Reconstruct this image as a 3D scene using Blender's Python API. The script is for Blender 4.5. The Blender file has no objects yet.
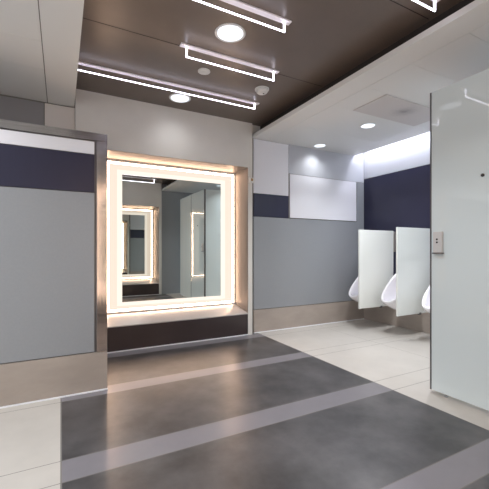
import bpy, bmesh, math, random
from mathutils import Vector
random.seed(7)
S = bpy.context.scene
COL = S.collection

# ---------------------------------------------------------------- camera, world, exposure
cam_data = bpy.data.cameras.new('camera')
cam = bpy.data.objects.new('camera', cam_data)
COL.objects.link(cam)
cam_data.sensor_fit = 'HORIZONTAL'
cam_data.sensor_width = 36.0
cam_data.lens = 36.0 * 345.0 / 489.0
cam_data.shift_y = 5.5 / 489.0
cam_data.clip_start = 0.02
cam.location = (0, 0, 1.2)
cam.rotation_euler = (math.radians(90), 0, -math.atan(183.5 / 345.0))
S.camera = cam

world = bpy.data.worlds.new('world')
S.world = world
world.use_nodes = True
world.node_tree.nodes['Background'].inputs[0].default_value = (0.8, 0.82, 0.85, 1)
world.node_tree.nodes['Background'].inputs[1].default_value = 1.0

S.view_settings.view_transform = 'Standard'
S.view_settings.look = 'None'
S.view_settings.gamma = 1.0
S.view_settings.exposure = 0.58
S.view_settings.use_curve_mapping = False
S.cycles.max_bounces = 14
S.cycles.diffuse_bounces = 6
S.cycles.glossy_bounces = 8

# lamp powers (watts) and glow strengths, all tuned here
DOWN_W = 8.0
BAR_E = 4.0
BORDER_E = 0.66
EDGE_E = 15.0
COVE_E = 26.0


# ---------------------------------------------------------------- materials
def lin(c):
    out = []
    for v in c:
        v = v / 255.0
        out.append(v / 12.92 if v <= 0.04045 else ((v + 0.055) / 1.055) ** 2.4)
    return (*out, 1.0)


def mat(name, rgb, rough=0.5, metal=0.0, coat=0.0, spec=0.5, var=0.0, scale=3.0, stretch=(1, 1, 1), bump=0.0, bscale=60.0):
    m = bpy.data.materials.new(name)
    m.use_nodes = True
    nt = m.node_tree
    b = nt.nodes['Principled BSDF']
    b.inputs['Base Color'].default_value = lin(rgb)
    b.inputs['Roughness'].default_value = rough
    b.inputs['Metallic'].default_value = metal
    b.inputs['Coat Weight'].default_value = coat
    b.inputs['Coat Roughness'].default_value = 0.03
    b.inputs['Specular IOR Level'].default_value = spec
    if var > 0 or bump > 0:
        tc = nt.nodes.new('ShaderNodeTexCoord')
        mp = nt.nodes.new('ShaderNodeMapping')
        mp.inputs['Scale'].default_value = stretch
        nt.links.new(tc.outputs['Object'], mp.inputs['Vector'])
    if var > 0:
        n = nt.nodes.new('ShaderNodeTexNoise')
        n.inputs['Scale'].default_value = scale
        n.inputs['Detail'].default_value = 7
        n.inputs['Roughness'].default_value = 0.62
        nt.links.new(mp.outputs['Vector'], n.inputs['Vector'])
        r = nt.nodes.new('ShaderNodeValToRGB')
        base = lin(rgb)
        r.color_ramp.elements[0].position = 0.36
        r.color_ramp.elements[1].position = 0.66
        r.color_ramp.elements[0].color = tuple([x * (1 - var) for x in base[:3]] + [1])
        r.color_ramp.elements[1].color = tuple([min(1, x * (1 + var)) for x in base[:3]] + [1])
        nt.links.new(n.outputs['Fac'], r.inputs['Fac'])
        nt.links.new(r.outputs['Color'], b.inputs['Base Color'])
    if bump > 0:
        n2 = nt.nodes.new('ShaderNodeTexNoise')
        n2.inputs['Scale'].default_value = bscale
        n2.inputs['Detail'].default_value = 4
        nt.links.new(mp.outputs['Vector'], n2.inputs['Vector'])
        bp = nt.nodes.new('ShaderNodeBump')
        bp.inputs['Strength'].default_value = bump
        bp.inputs['Distance'].default_value = 0.004
        nt.links.new(n2.outputs['Fac'], bp.inputs['Height'])
        nt.links.new(bp.outputs['Normal'], b.inputs['Normal'])
    return m


def glow(name, rgb, strength, base=(225, 225, 225)):
    m = bpy.data.materials.new(name)
    m.use_nodes = True
    b = m.node_tree.nodes['Principled BSDF']
    b.inputs['Base Color'].default_value = lin(base)
    b.inputs['Roughness'].default_value = 0.5
    b.inputs['Emission Color'].default_value = lin(rgb)
    b.inputs['Emission Strength'].default_value = strength
    return m


M = {
    'tile': mat('pale stone tile', (190, 185, 178), 0.34, var=0.05, scale=2.2),
    'dark': mat('dark polished concrete tile', (70, 68, 69), 0.34, spec=0.7, var=0.5, scale=2.6),
    'stripe': mat('grey inlay tile', (122, 119, 124), 0.3, var=0.04, scale=5),
    'joint': mat('tile joint', (120, 116, 112), 0.7),
    'beige': mat('beige stone tile', (168, 157, 148), 0.3, var=0.07, scale=2.4, stretch=(1, 1, 2.5)),
    'warmwall': mat('warm grey wall', (226, 223, 217), 0.45, var=0.03, scale=2),
    'warmpanel': mat('pale warm panel', (216, 210, 206), 0.45),
    'shade': mat('charcoal panel', (138, 136, 139), 0.5),
    'white': mat('white laminate', (230, 230, 236), 0.35),
    'navy': mat('dark navy laminate', (41, 41, 64), 0.32, var=0.03, scale=40, stretch=(1, 1, 0.05)),
    'grey': mat('grey laminate', (147, 150, 154), 0.38, var=0.02, scale=60),
    'lightgrey': mat('light grey laminate', (186, 188, 194), 0.36),
    'ceil': mat('pale ceiling panel', (227, 226, 223), 0.42),
    'seam': mat('ceiling seam', (120, 116, 110), 0.6),
    'brown': mat('dark brown lacquered ceiling', (108, 96, 88), 0.34, var=0.06, scale=3),
    'black': mat('dark brown recess edge', (40, 33, 30), 0.6),
    'steel': mat('brushed stainless steel', (164, 162, 163), 0.16, metal=1.0, var=0.1, scale=5, stretch=(1, 1, 14)),
    'satin': mat('satin champagne metal', (146, 139, 134), 0.4, metal=0.3, var=0.05, scale=3, stretch=(8, 8, 1)),
    'alu': mat('pale aluminium trim', (240, 241, 245), 0.3, metal=0.1),
    'darktrim': mat('dark metal trim', (104, 102, 104), 0.35, metal=0.6),
    'plinth': mat('dark brown glossy panel', (62, 52, 52), 0.22, var=0.05, scale=3),
    'glass': mat('white back painted glass', (219, 231, 234), 0.015, spec=0.8),
    'screen': mat('pale green white glass', (236, 238, 233), 0.12, coat=0.3),
    'porcelain': mat('white glazed porcelain', (240, 238, 242), 0.12, coat=0.5),
    'plastic': mat('white plastic', (225, 224, 222), 0.4),
    'greyplastic': mat('grey plastic', (206, 206, 206), 0.35),
    'button': mat('dark button', (42, 40, 42), 0.4),
    'hatch': mat('pale grey hatch panel', (208, 202, 199), 0.5),
    'plate': mat('white enamel plate', (244, 240, 246), 0.4),
    'sill': mat('pale satin sill', (196, 191, 188), 0.25, metal=0.3),
    'brass': mat('amber lens', (176, 134, 80), 0.3),
    'chrome': mat('chrome', (210, 212, 214), 0.12, metal=1.0),
    'shadow_spot': mat('grey shadow spot', (140, 134, 140), 0.6),
    'mirror': mat('silvered mirror', (214, 218, 214), 0.0, metal=1.0),
    'lamp': glow('cool white light tube', (240, 236, 255), BAR_E),
    'lens': glow('downlight lens', (235, 243, 255), 0.75),
    'border': glow('frosted glowing border', (255, 234, 216), BORDER_E, (90, 84, 80)),
    'halo': glow('brighter inner glow', (255, 240, 226), BORDER_E * 1.14, (90, 84, 80)),
    'edge': glow('warm edge light', (255, 212, 178), EDGE_E),
    'cove': glow('cool cove light', (238, 240, 255), COVE_E),
}


# ---------------------------------------------------------------- helpers
def box(bm, x0, x1, y0, y1, z0, z1, mi=0):
    vs = [bm.verts.new(p) for p in ((x0, y0, z0), (x1, y0, z0), (x1, y1, z0), (x0, y1, z0),
                                    (x0, y0, z1), (x1, y0, z1), (x1, y1, z1), (x0, y1, z1))]
    for f in ((0, 3, 2, 1), (4, 5, 6, 7), (0, 1, 5, 4), (1, 2, 6, 5), (2, 3, 7, 6), (3, 0, 4, 7)):
        fc = bm.faces.new([vs[i] for i in f])
        fc.material_index = mi


def rings(bm, rs, cap0=True, cap1=True):
    prev = None
    first = None
    for r in rs:
        cur = [bm.verts.new(p) for p in r]
        if prev:
            n = len(cur)
            for i in range(n):
                bm.faces.new((prev[i], prev[(i + 1) % n], cur[(i + 1) % n], cur[i]))
        else:
            first = cur
        prev = cur
    if cap0:
        bm.faces.new(list(reversed(first)))
    if cap1:
        bm.faces.new(prev)


def lathe(bm, prof, c, n=40):
    """profile of (radius, z) around a vertical axis at c"""
    rings(bm, [[(c[0] + r * math.cos(2 * math.pi * k / n), c[1] + r * math.sin(2 * math.pi * k / n), c[2] + z)
                for k in range(n)] for r, z in prof])


def tube(bm, pts, r, n=12):
    rs = []
    for i, p in enumerate(pts):
        p = Vector(p)
        a = Vector(pts[max(0, i - 1)])
        b = Vector(pts[min(len(pts) - 1, i + 1)])
        t = (b - a).normalized()
        u = t.cross(Vector((0, 1, 0)))
        if u.length < 1e-4:
            u = t.cross(Vector((0, 0, 1)))
        u.normalize()
        v = t.cross(u)
        rs.append([tuple(p + r * (math.cos(2 * math.pi * k / n) * u + math.sin(2 * math.pi * k / n) * v)) for k in range(n)])
    rings(bm, rs)


def obj(name, bm, mats, parent=None, bevel=0.0, smooth=False):
    bmesh.ops.recalc_face_normals(bm, faces=bm.faces[:])
    me = bpy.data.meshes.new(name)
    bm.to_mesh(me)
    bm.free()
    for m in (mats if isinstance(mats, (list, tuple)) else [mats]):
        me.materials.append(m)
    o = bpy.data.objects.new(name, me)
    COL.objects.link(o)
    if parent:
        o.parent = parent
        o.matrix_parent_inverse.identity()
        o.location = -Vector(parent.location)
        if parent.parent:
            o.location = -(Vector(parent.location) + Vector(parent.parent.location))
    if smooth:
        for p in me.polygons:
            p.use_smooth = True
    if bevel > 0:
        md = o.modifiers.new('bevel', 'BEVEL')
        md.width = bevel
        md.segments = 2
        md.limit_method = 'ANGLE'
    return o


def bxo(name, m, dims, parent=None, bevel=0.0):
    bm = bmesh.new()
    box(bm, *dims)
    return obj(name, bm, m, parent, bevel)


def tag(o, label, cat, group=None):
    o['label'] = label
    o['category'] = cat
    if group:
        o['group'] = group
    return o


def thing(name, label, cat, loc, group=None):
    o = bpy.data.objects.new(name, None)
    o.empty_display_size = 0.1
    COL.objects.link(o)
    o.location = loc
    return tag(o, label, cat, group)


def struct(o):
    o['kind'] = 'structure'
    return o


# ---------------------------------------------------------------- key dimensions
XL, XR = -1.75, 4.66            # left wall, urinal wall
YB = 4.33                       # panelled back wall
YM = 4.28                       # front of the mirror wall
ZC = 2.81                       # pale ceiling
ZD = 3.0                        # dark ceiling
LIP_L, LIP_R = 0.132, 2.43      # edges of the pale ceilings along the dark one
YF = -0.45                      # wall behind the camera
FL = lambda y: 3.9 - y          # the opposite mirror wall is the same, turned round


# ---------------------------------------------------------------- floor
bm = bmesh.new()
FM = [M['tile'], M['dark'], M['stripe'], M['joint']]
def quad(x0, x1, y0, y1, mi):
    box(bm, x0, x1, y0, y1, -0.1, 0.0, mi)
ystr = [(-0.02, 0.18), (1.02, 1.21), (2.01, 2.22), (3.08, 3.265), (4.1, 4.28)]
cuts = [YF]
for a, b in ystr:
    cuts += [a, b]
cuts.append(4.7)
J = 0.005
def strip(x0, x1, kind):
    for i in range(len(cuts) - 1):
        y0, y1 = cuts[i], cuts[i + 1]
        inl = i % 2 == 1
        quad(x0, x1, y0 + J / 2, y1 - J / 2, (2 if inl else 1) if kind else 0)
        if i:
            quad(x0, x1, y0 - J / 2, y0 + J / 2, 3)
quad(XL - .1, XR + .1, YF - 0.3, YF + J / 2, 0)
strip(0.004, 2.508, True)
quad(-0.004, 0.004, YF + J / 2, 4.7, 3)
quad(2.508, 2.514, YF + J / 2, 4.7, 3)
xs = [XL - .1, -0.62, -0.616, -0.004]
strip(xs[0], xs[1], False); quad(xs[1], xs[2], YF + J / 2, 4.7, 3); strip(xs[2], xs[3], False)
strip(2.514, 3.6, False); quad(3.6, 3.604, YF + J / 2, 4.7, 3); strip(3.604, XR + .1, False)
struct(obj('floor', bm, FM))

# ---------------------------------------------------------------- ceiling
bm = bmesh.new()
box(bm, XL, XR + 0.1, YF - 0.25, 4.7, ZD, ZD + 0.1)
ceiling = struct(obj('ceiling', bm, M['brown']))
bm = bmesh.new()
for y in (0.45, 1.7, 2.95):
    box(bm, LIP_L - 0.05, LIP_R + 0.1, y - 0.003, y + 0.003, ZD - 0.0015, ZD + 0.01)
obj('ceiling_seam', bm, M['black'], ceiling)
# left pale ceiling: border panel and field of panels
T = 0.05
bxo('border_panel', M['ceil'], (-0.127, LIP_L, YF, YB + 0.02, ZC, ZC + T), ceiling)
bm = bmesh.new()
ys = [YF, 0.55, 1.06, 1.57, 2.07, 2.57, 3.085, 3.565, YB + 0.02]
for a, b in zip(ys[:-1], ys[1:]):
    box(bm, XL, -0.134, a + 0.0012, b - 0.0012, ZC + 0.002, ZC + T)
obj('ceiling_panel', bm, M['ceil'], ceiling)
bxo('ceiling_seam', M['seam'], (XL, LIP_L - 0.02, YF, YB + 0.02, ZC + 0.008, ZC + T + 0.01), ceiling)
bxo('recess_side', M['black'], (-0.04, 0.0, YF, YB, ZC + T, ZD), ceiling)
# right pale ceiling
XE = 4.43
bxo('border_panel', M['ceil'], (LIP_R, 2.668, YF, YB + 0.02, ZC, ZC + T), ceiling)
bm = bmesh.new()
ys = [YF, 0.52, 1.0, 1.48, 1.96, 2.44, 2.92, 3.62, YB + 0.02]
for a, b in zip(ys[:-1], ys[1:]):
    box(bm, 2.674, XE, a + 0.001, b - 0.001, ZC + 0.001, ZC + T)
obj('ceiling_panel', bm, M['ceil'], ceiling)
bxo('ceiling_seam', M['seam'], (LIP_R + 0.02, XE - 0.02, YF, YB + 0.02, ZC + 0.006, ZC + T + 0.01), ceiling)
bxo('recess_side', M['black'], (2.56, 2.6, YF, YB, ZC + T, ZD), ceiling)
bxo('cove_top', M['ceil'], (4.2, XR + 0.02, YF, YB + 0.1, 2.955, ZD + 0.002), ceiling)

# ---------------------------------------------------------------- panelled back wall (right of the mirror) and left piece
wall_back = struct(bxo('wall_back', M['seam'], (2.30, XR + 0.2, YB + 0.012, YB + 0.25, 0.0, ZD)))
g = 0.0022
def panel(parent, m, x0, x1, z0, z1, name='wall_panel', yf=YB, gap=g):
    return bxo(name, m, (x0 + gap, x1 - gap, yf, yf + 0.03, z0 + gap, z1 - gap), parent, 0.0015)
panel(wall_back, M['white'], 2.45, 3.065, 2.022, 2.808)
panel(wall_back, M['navy'], 2.45, 3.065, 1.684, 2.022)
panel(wall_back, M['lightgrey'], 3.065, 4.66, 2.368, 2.955)
panel(wall_back, M['white'], 3.085, 4.475, 1.692, 2.364, yf=YB - 0.006)
panel(wall_back, M['grey'], 2.45, 4.49, 0.338, 1.684)
panel(wall_back, M['grey'], 4.49, 4.66, 0.338, 2.366)
panel(wall_back, M['beige'], 2.45, 4.66, 0.0, 0.334, 'base_tile', YB - 0.004)
bxo('floor_trim', M['alu'], (2.45, 4.66, YB - 0.012, YB - 0.003, 0.0, 0.012), wall_back)
bxo('wall_panel', M['warmwall'], (2.40, 2.62, YB - 0.002, YB + 0.03, ZC, ZD), wall_back)

wall_right = struct(bxo('wall_right', M['seam'], (XR + 0.012, XR + 0.2, YF - 0.25, YB + 0.25, 0, ZD)))
def rpanel(m, y0, y1, z0, z1, name='wall_panel', xf=XR):
    return bxo(name, m, (xf, xf + 0.03, y0 + g, y1 - g, z0 + g, z1 - g), wall_right, 0.0015)
rpanel(M['lightgrey'], YF, YB, 2.432, 2.955)
rpanel(M['navy'], 1.9, YB, 0.338, 2.428)
rpanel(M['grey'], YF, 1.9, 0.338, 2.428)
rpanel(M['beige'], YF, YB, 0.0, 0.334, 'base_tile', XR - 0.004)

wall_left = struct(bxo('wall_left', M['warmwall'], (XL - 0.15, XL, 3.2, YB + 0.25, 0, ZD)))
# piece of back wall seen over the low partition
wbl = struct(bxo('wall_back.001', M['seam'], (XL, 0.15, YB + 0.012, YB + 0.25, 0.0, ZD)))
panel(wbl, M['shade'], XL, -0.162, 0.338, 2.80)
panel(wbl, M['warmpanel'], -0.158, 0.14, 0.338, 2.80)
panel(wbl, M['beige'], XL, 0.14, 0.0, 0.334, 'base_tile')

# wall behind the camera
wall_front = struct(bxo('wall_front', M['grey'], (2.30, XR + 0.2, YF - 0.25, FL(YB), 0.0, ZD)))
struct(bxo('wall_front.001', M['warmwall'], (XL, 0.15, YF - 0.25, FL(YB), 0.0, ZD)))

# ---------------------------------------------------------------- the two mirror walls
AX0, AX1, AZ0, AZ1 = 0.32, 2.335, 0.306, 2.367      # opening at the front
BX0, BX1, BZ0, BZ1 = 0.425, 2.23, 0.42, 2.307       # opening at the back
YK = 4.48                                            # back of the niche


def mirror_wall(y, tagword, wname):
    def b(bm_, x0, x1, ya, yb, z0, z1):
        a, c = sorted((y(ya), y(yb)))
        box(bm_, x0, x1, a, c, z0, z1)
    bm = bmesh.new()
    b(bm, 0.142, AX0, YM, 4.58, 0, ZD)
    b(bm, AX1, 2.402, YM, 4.58, 0, ZD)
    b(bm, AX0, AX1, YM, 4.58, AZ1, ZD)
    b(bm, AX0, AX1, YK + 0.03, 4.58, 0, AZ1)
    w = struct(obj(wname, bm, M['warmwall']))
    # niche lining: sloping satin metal on four sides
    t = thing('mirror_surround', tagword[0], 'mirror surround', (1.33, y(YM), 0.0))
    def prism(pts_front, pts_back, name, m=M['satin']):
        bm = bmesh.new()
        rings(bm, [[(px, y(YM), pz) for px, pz in pts_front], [(px, y(YK), pz) for px, pz in pts_back]])
        return obj(name, bm, m, t)
    e = 0.0015
    prism([(AX0 + e, AZ1 - e), (AX1 - e, AZ1 - e), (AX1 - e, AZ1 - 0.004), (AX0 + e, AZ1 - 0.004)],
          [(AX0 + e, AZ1 - e), (AX1 - e, AZ1 - e), (BX1, BZ1), (BX0, BZ1)], 'head_panel')
    prism([(AX0 + e, AZ0), (AX1 - e, AZ0), (AX1 - e, AZ0 - 0.012), (AX0 + e, AZ0 - 0.012)],
          [(BX0, BZ0), (BX1, BZ0), (AX1 - e, AZ0 - 0.012), (AX0 + e, AZ0 - 0.012)], 'sill', M['sill'])
    prism([(AX1 - e, AZ0), (AX1 - e, AZ1 - e), (AX1 - 0.004, AZ1 - 0.004), (AX1 - 0.004, AZ0)],
          [(AX1 - e, AZ0), (AX1 - e, AZ1 - e), (BX1, BZ1), (BX1, BZ0)], 'side_panel')
    prism([(AX0 + e, AZ0), (AX0 + e, AZ1 - e), (AX0 + 0.004, AZ1 - 0.004), (AX0 + 0.004, AZ0)],
          [(AX0 + e, AZ0), (AX0 + e, AZ1 - e), (BX0, BZ1), (BX0, BZ0)], 'side_panel')
    bm = bmesh.new()
    b(bm, AX0 + e, AX1 - e, YM + 0.004, YM + 0.06, 0.012, AZ0 - 0.0125)
    obj('plinth_panel', bm, M['plinth'], t)
    bm = bmesh.new()
    b(bm, AX0 + e, AX1 - e, YM - 0.002, YM + 0.06, 0.0, 0.012)
    obj('floor_trim', bm, M['alu'], t)
    # backlit mirror
    mz = YK - 0.001
    mt = thing('backlit_mirror', tagword[1], 'mirror', (1.33, y(YK), BZ0))
    bm = bmesh.new()
    b(bm, 0.665, 1.99, YK - 0.024, YK - 0.012, 0.557, 2.132)
    obj('mirror_glass', bm, M['mirror'], mt)
    def frame(x0, x1, z0, z1, u0, u1, w0, w1, ya, yb, m, name):
        bm = bmesh.new()
        b(bm, x0, x1, ya, yb, z0, w0)
        b(bm, x0, x1, ya, yb, w1, z1)
        b(bm, x0, u0, ya, yb, w0, w1)
        b(bm, u1, x1, ya, yb, w0, w1)
        return obj(name, bm, m, mt)
    frame(0.512, 2.167, 0.472, 2.253, 0.605, 2.058, 0.512, 2.186, YK - 0.022, YK - 0.008, M['border'], 'frosted_border')
    frame(0.605, 2.058, 0.512, 2.186, 0.667, 1.988, 0.559, 2.13, YK - 0.022, YK - 0.008, M['halo'], 'frosted_border')
    frame(0.476, 2.202, 0.444, 2.281, 0.512, 2.167, 0.472, 2.253, YK - 0.008, YK - 0.001, M['edge'], 'light_strip')
    frame(0.428, 2.227, 0.422, 2.305, 0.476, 2.202, 0.444, 2.281, YK - 0.006, YK + 0.02, M['plastic'], 'back_frame')
    bm = bmesh.new()
    b(bm, 0.47, 2.185, YK - 0.001, YK + 0.025, 0.46, 2.26)
    obj('back_plate', bm, M['plastic'], mt)
    return w


mirror_wall(lambda v: v, ('sloped champagne metal niche lining around the glowing mirror, dark brown plinth below',
                          'large square wall mirror with a glowing cream border in the metal niche'), 'wall_mirror')
mirror_wall(FL, ('second metal niche lining on the wall opposite, seen only as a reflection in the mirror',
                 'second glowing mirror on the wall opposite, seen reflected inside the big mirror'), 'wall_opposite')

# ---------------------------------------------------------------- low partition on the left
PY = 3.18
P = thing('partition', 'panelled low partition in white, navy and grey with steel edge, left foreground', 'partition', (-0.6, PY, 0))
bxo('core', M['darktrim'], (XL, 0.345, PY + 0.012, PY + 0.16, 0.0, 2.18), P)
def pp(m, x0, x1, z0, z1, name, yf=PY, bv=0.0015):
    return bxo(name, m, (x0, x1, yf, yf + 0.02, z0, z1), P, bv)
pp(M['white'], XL, 0.25, 2.012, 2.117, 'panel')
pp(M['navy'], XL, 0.25, 1.688, 2.006, 'panel')
pp(M['grey'], XL, 0.25, 0.338, 1.682, 'panel')
bm = bmesh.new()
box(bm, XL, 0.352, PY - 0.006, PY + 0.168, 2.128, 2.192)
obj('top_rail', bm, M['steel'], P, 0.002)
bm = bmesh.new()
box(bm, 0.268, 0.352, PY - 0.006, PY + 0.168, 0.334, 2.1275)
obj('edge_post', bm, M['steel'], P, 0.002)
pp(M['beige'], XL, 0.352, 0.012, 0.330, 'base_tile', PY - 0.004)
pp(M['alu'], XL, 0.356, 0.0, 0.011, 'floor_trim', PY - 0.012)

# ---------------------------------------------------------------- glass stall enclosure on the right
GX = 2.765
def stall_panel(y0, y1, label, bolt=False):
    t = thing('glass_stall_panel', label, 'glass panel', (GX, y0, 0), 'glass stall panels')
    bxo('glass_sheet', M['glass'], (GX, GX + 0.03, y0, y1 - 0.012, 0.022, 2.53), t, 0.002)
    bxo('edge_channel', M['darktrim'], (GX - 0.002, GX + 0.032, y1 - 0.012, y1, 0.022, 2.53), t)
    for yy in (y1 - 0.13, y0 + 0.13):
        bm = bmesh.new()
        lathe(bm, [(0.016, 0.0), (0.016, 0.006), (0.009, 0.009), (0.009, 0.0225)], (GX + 0.012, yy, 0), 20)
        obj('foot', bm, M['chrome'], t)
    return t
stall_panel(0.99, 1.845, 'tall white glossy glass stall panel standing at the right edge')
stall_panel(0.12, 0.982, 'white glass stall panel behind the nearest one, seen in the mirror')
bxo('glass_return_panel', M['glass'], (GX + 0.034, 4.655, 1.80, 1.83, 0.022, 2.53), None, 0.002)
tag(bpy.data.objects['glass_return_panel'], 'white glass stall end panel seen only in the mirror, right of its reflected stall row', 'glass panel')

# lock with two dark dots
t = thing('stall_lock', 'small grey box with two dark dots on the edge of the glass panel', 'lock', (GX, 1.78, 1.2))
bm = bmesh.new()
box(bm, GX - 0.026, GX - 0.001, 1.728, 1.803, 1.178, 1.35)
obj('lock_case', bm, M['greyplastic'], t, 0.004)
bm = bmesh.new()
box(bm, GX - 0.034, GX - 0.001, 1.722, 1.806, 1.168, 1.178)
obj('bottom_lip', bm, M['darktrim'], t, 0.002)
for zz in (1.263, 1.288):
    bm = bmesh.new()
    rings(bm, [[(GX - xx, 1.768 + 0.008 * math.cos(k * math.pi / 8), zz + 0.008 * math.sin(k * math.pi / 8)) for k in range(16)]
               for xx in (0.025, 0.0285)])
    obj('button', bm, M['button'], t)
# dark bolt
bm = bmesh.new()
rings(bm, [[(GX - xx, 1.43 + r * math.cos(k * math.pi / 8), 1.756 + r * math.sin(k * math.pi / 8)) for k in range(16)]
           for xx, r in ((-0.001, 0.012), (0.008, 0.012), (0.012, 0.008))])
tag(obj('bolt', bm, M['button']), 'small dark round bolt on the glass panel near the right edge', 'bolt')

# ---------------------------------------------------------------- urinals and screens
N = 48
def make_urinal():
    t = thing('urinal', '', 'urinal', (0, 0, 0))
    def ring(bx, bz, tx, tz, b):
        cx, cz = (bx + tx) / 2, (bz + tz) / 2
        ux, uz = (tx - bx) / 2, (tz - bz) / 2
        pts = []
        for k in range(N):
            a = 2 * math.pi * k / N
            ca, sa = math.cos(a), math.sin(a)
            ca = math.copysign(abs(ca) ** 0.85, ca)
            sa = math.copysign(abs(sa) ** 0.8, sa)
            pts.append((-(cx + ux * ca), b * sa * (1.0 - 0.07 * ca), cz + uz * ca))
        return pts
    rs = [ring(0, .30, 0, .985, .150), ring(.10, .292, .01, .99, .152), ring(.25, .305, .035, .988, .158),
          ring(.42, .345, .055, .985, .164), ring(.555, .41, .075, .975, .166), ring(.595, .445, .09, .97, .164),
          ring(.603, .462, .10, .962, .160), ring(.598, .474, .108, .952, .153), ring(.578, .478, .114, .940, .136),
          ring(.566, .470, .110, .932, .131), ring(.548, .440, .075, .905, .127), ring(.46, .385, .045, .86, .118),
          ring(.32, .345, .035, .80, .10), ring(.2, .35, .03, .68, .07), ring(.13, .38, .03, .55, .03)]
    bm = bmesh.new()
    rings(bm, rs)
    obj('bowl', bm, M['porcelain'], t, smooth=True)
    bm = bmesh.new()
    lathe(bm, [(0.03, 0.0), (0.03, 0.012), (0.024, 0.02)], (-0.2, 0, 0.352), 24)
    obj('drain', bm, M['chrome'], t)
    return t


def copy_tree(o):
    c = o.copy(); COL.objects.link(c)
    for ch in o.children:
        d = ch.copy(); COL.objects.link(d); d.parent = c
    return c


ur = make_urinal()
for i, (y, lab) in enumerate([(4.015, 'white wall urinal in the far corner, left of both glass screens'),
                              (3.375, 'middle white wall urinal, between the two glass screens'),
                              (2.735, 'nearest white wall urinal, half hidden behind the tall glass stall panel')]):
    u = ur if i == 0 else copy_tree(ur)
    u.location = (XR - 0.002, y, 0)
    tag(u, lab, 'urinal', 'wall urinals')


def make_screen():
    t = thing('urinal_screen', '', 'screen', (0, 0, 0))
    bxo('glass_sheet', M['screen'], (-0.78, -0.045, -0.012, 0.012, 0.332, 1.5), t, 0.002)
    bxo('wall_channel', M['satin'], (-0.045, 0.0, -0.022, 0.022, 1.17, 1.49), t, 0.002)
    bxo('wall_channel', M['satin'], (-0.045, 0.0, -0.022, 0.022, 0.36, 0.68), t, 0.002)
    bxo('clip', M['darktrim'], (-0.34, -0.30, -0.016, 0.016, 0.314, 0.345), t, 0.002)
    return t


sc = make_screen()
for i, (y, lab) in enumerate([(3.70, 'farther pale glass urinal screen, beside the corner urinal'),
                              (3.05, 'nearer pale glass urinal screen, next to the tall glass stall panel')]):
    u = sc if i == 0 else copy_tree(sc)
    u.location = (XR - 0.001, y, 0)
    tag(u, lab, 'urinal screen', 'urinal screens')

# ---------------------------------------------------------------- ceiling bar lights
def bar_light(x0, x1, y, label, drop=0.1):
    t = thing('ceiling_bar_light', label, 'ceiling light', ((x0 + x1) / 2, y, ZD), 'bar lights on the dark ceiling')
    bxo('mounting_plate', M['plate'], (x0, x1, y - 0.025, y + 0.025, ZD - 0.012, ZD - 0.0005), t, 0.001)
    bm = bmesh.new()
    z0, z1 = ZD - 0.012, ZD - drop
    a, b = x0 + 0.05, x1 - 0.05
    box(bm, a, b, y - 0.0045, y + 0.0045, z1 - 0.0045, z1 + 0.0045)
    box(bm, a, a + 0.012, y - 0.006, y + 0.006, z1 + 0.006, z0)
    box(bm, b - 0.012, b, y - 0.006, y + 0.006, z1 + 0.006, z0)
    obj('light_tube', bm, M['lamp'], t)


bar_light(0.06, 2.145, 3.665, 'long bar light nearest the mirror wall on the dark ceiling', 0.075)
bar_light(0.92, 1.94, 2.92, 'short bar light in the middle of the dark ceiling, both ends visible')
bar_light(0.50, 1.60, 2.24, 'bar light at the top edge of the photo, left of centre', 0.09)
bar_light(0.9, 2.40, 1.53, 'bar light at the top right, only its right end showing')
bar_light(0.5, 1.9, 0.80, 'bar light above the camera, seen in the mirror behind its neighbour')
bar_light(0.19, 2.145, 0.10, 'bar light nearest the opposite wall, seen in the mirror')


# ---------------------------------------------------------------- downlights
def downlight(x, y, z, r, label, power):
    t = thing('downlight', label, 'downlight', (x, y, z), 'recessed downlights')
    bm = bmesh.new()
    lathe(bm, [(r, 0.0), (r, -0.004), (r * 0.95, -0.008), (r * 0.86, -0.006), (r * 0.84, 0.0)], (x, y, z), 48)
    obj('trim_ring', bm, M['plastic'], t, smooth=False)
    bm = bmesh.new()
    lathe(bm, [(r * 0.835, -0.001), (r * 0.835, -0.005), (r * 0.7, -0.0065)], (x, y, z), 48)
    obj('lens', bm, M['lens'], t)
    ld = bpy.data.lights.new('downlight_lamp', 'AREA')
    ld.shape = 'DISK'
    ld.size = r * 1.5
    ld.energy = power
    ld.spread = 2.1
    ld.color = (0.95, 0.97, 1.0)
    lo = bpy.data.objects.new('downlight_lamp', ld)
    COL.objects.link(lo)
    lo.parent = t
    lo.location = (0, 0, -0.012)


W = DOWN_W
downlight(1.24, 2.583, ZD, 0.128, 'large round downlight in the dark ceiling between two bar lights', W)
downlight(1.244, 3.966, ZD, 0.128, 'round downlight in the dark ceiling close to the mirror wall', W * 0.1)
downlight(3.505, 3.19, ZC, 0.10, 'round downlight in the pale ceiling beside the square hatch panel', W * 1.5)
downlight(3.52, 4.147, ZC, 0.10, 'round downlight in the pale ceiling close to the grey back wall', W * 0.2)
downlight(3.51, 2.23, ZC, 0.10, 'round downlight hidden above the glass stall panel', W)
downlight(3.51, 1.0, ZC, 0.10, 'added unseen downlight over the glass stalls', W)  # unseen lamp, added to brighten the stall side
downlight(1.24, 1.2, ZD, 0.128, 'round downlight in the dark ceiling above the camera', W)
downlight(-0.85, 0.4, ZC, 0.10, 'added unseen downlight in the left pale ceiling beside the camera', W)  # this whole left row is unseen, added as fill for the room
downlight(-0.85, 1.6, ZC, 0.10, 'added unseen downlight in the left pale ceiling before the partition', W * 0.7)
downlight(-0.85, 2.6, ZC, 0.10, 'added unseen downlight in the left pale ceiling close to the partition', W * 0.7)
downlight(-0.85, 3.8, ZC, 0.10, 'added unseen downlight in the left pale ceiling behind the partition', W * 0.5)

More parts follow.
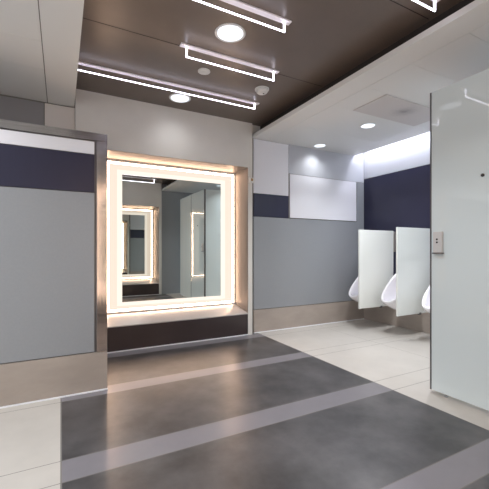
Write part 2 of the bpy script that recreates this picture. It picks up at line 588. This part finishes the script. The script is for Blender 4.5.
# small ceiling fittings
bm = bmesh.new()
lathe(bm, [(0.062, 0.0), (0.062, -0.008), (0.05, -0.013), (0.02, -0.013), (0.018, -0.018)], (1.27, 3.254, ZD - 0.0005), 36)
tag(obj('ceiling_sensor', bm, M['plastic']), 'small flat white disc on the dark ceiling between the bar lights', 'sensor')
t = thing('smoke_detector', 'white dome smoke detector on the dark ceiling near the pale ceiling edge', 'smoke detector', (1.984, 3.314, ZD))
bm = bmesh.new()
lathe(bm, [(0.08, 0.0), (0.08, -0.012), (0.068, -0.016)], (1.984, 3.314, ZD - 0.0005), 36)
obj('base', bm, M['plastic'], t)
bm = bmesh.new()
lathe(bm, [(0.066, -0.016), (0.064, -0.034), (0.052, -0.046), (0.028, -0.052)], (1.984, 3.314, ZD - 0.0005), 36)
obj('dome', bm, M['plastic'], t)
bm = bmesh.new()
lathe(bm, [(0.008, -0.051), (0.008, -0.056)], (1.996, 3.30, ZD - 0.0005), 12)
obj('indicator', bm, M['button'], t)

# square hatch panel in the pale ceiling, its soft shadow painted on in dots
t = thing('ceiling_access_panel', 'flush rectangular ceiling panel with a soft round shadow painted on in dots', 'hatch', (3.5, 2.685, ZC))
bm = bmesh.new()
box(bm, 2.965, 4.035, 2.455, 2.915, ZC - 0.010, ZC)
obj('panel', bm, M['hatch'], t, 0.003)
def dotted():
    m = mat('dotted painted shadow', (208, 202, 199), 0.5)
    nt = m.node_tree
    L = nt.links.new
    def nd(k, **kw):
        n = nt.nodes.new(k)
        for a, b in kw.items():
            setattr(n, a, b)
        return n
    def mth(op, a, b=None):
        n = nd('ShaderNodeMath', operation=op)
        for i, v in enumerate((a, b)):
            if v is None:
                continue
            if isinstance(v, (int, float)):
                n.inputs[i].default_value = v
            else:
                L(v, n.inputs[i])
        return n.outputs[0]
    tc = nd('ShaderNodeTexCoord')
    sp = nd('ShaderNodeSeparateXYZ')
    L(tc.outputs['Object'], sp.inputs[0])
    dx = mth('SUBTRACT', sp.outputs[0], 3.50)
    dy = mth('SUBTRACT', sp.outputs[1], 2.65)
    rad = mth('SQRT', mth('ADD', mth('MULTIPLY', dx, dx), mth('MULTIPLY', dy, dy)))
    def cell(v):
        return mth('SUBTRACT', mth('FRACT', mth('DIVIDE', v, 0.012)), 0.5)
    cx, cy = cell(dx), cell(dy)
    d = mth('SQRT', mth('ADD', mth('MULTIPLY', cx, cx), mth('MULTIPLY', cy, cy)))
    lim = mth('SUBTRACT', 0.44, mth('MULTIPLY', rad, 2.1))      # dots get finer outwards, so the painted shadow fades
    dot = mth('LESS_THAN', d, lim)
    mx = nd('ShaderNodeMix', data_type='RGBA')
    L(dot, mx.inputs[0])
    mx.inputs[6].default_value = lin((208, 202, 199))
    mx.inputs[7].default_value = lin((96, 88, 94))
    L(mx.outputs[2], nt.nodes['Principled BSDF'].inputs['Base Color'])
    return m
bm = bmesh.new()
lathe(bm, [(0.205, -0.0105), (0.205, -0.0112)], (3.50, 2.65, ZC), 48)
obj('shadow_spot', bm, dotted(), t)


# cove light behind the edge of the pale ceiling
t = thing('cove_light', 'linear cove light washing the top of the urinal wall', 'light strip', (4.5, 2.0, 2.93))
bxo('channel', M['alu'], (4.47, 4.53, 0.0, YB - 0.03, 2.93, 2.954), t)
bxo('diffuser', M['cove'], (4.475, 4.525, 0.01, YB - 0.04, 2.918, 2.93), t)

# small box on the narrow wall strip right of the mirror
t = thing('wall_sensor', 'tiny white box with an amber lens right of the mirror, high up', 'sensor', (2.39, YM, 2.18))
bxo('case', M['plastic'], (2.345, 2.425, YM - 0.03, YM - 0.001, 2.15, 2.222), t, 0.003)
bxo('lens', M['brass'], (2.365, 2.395, YM - 0.034, YM - 0.029, 2.175, 2.21), t, 0.001)
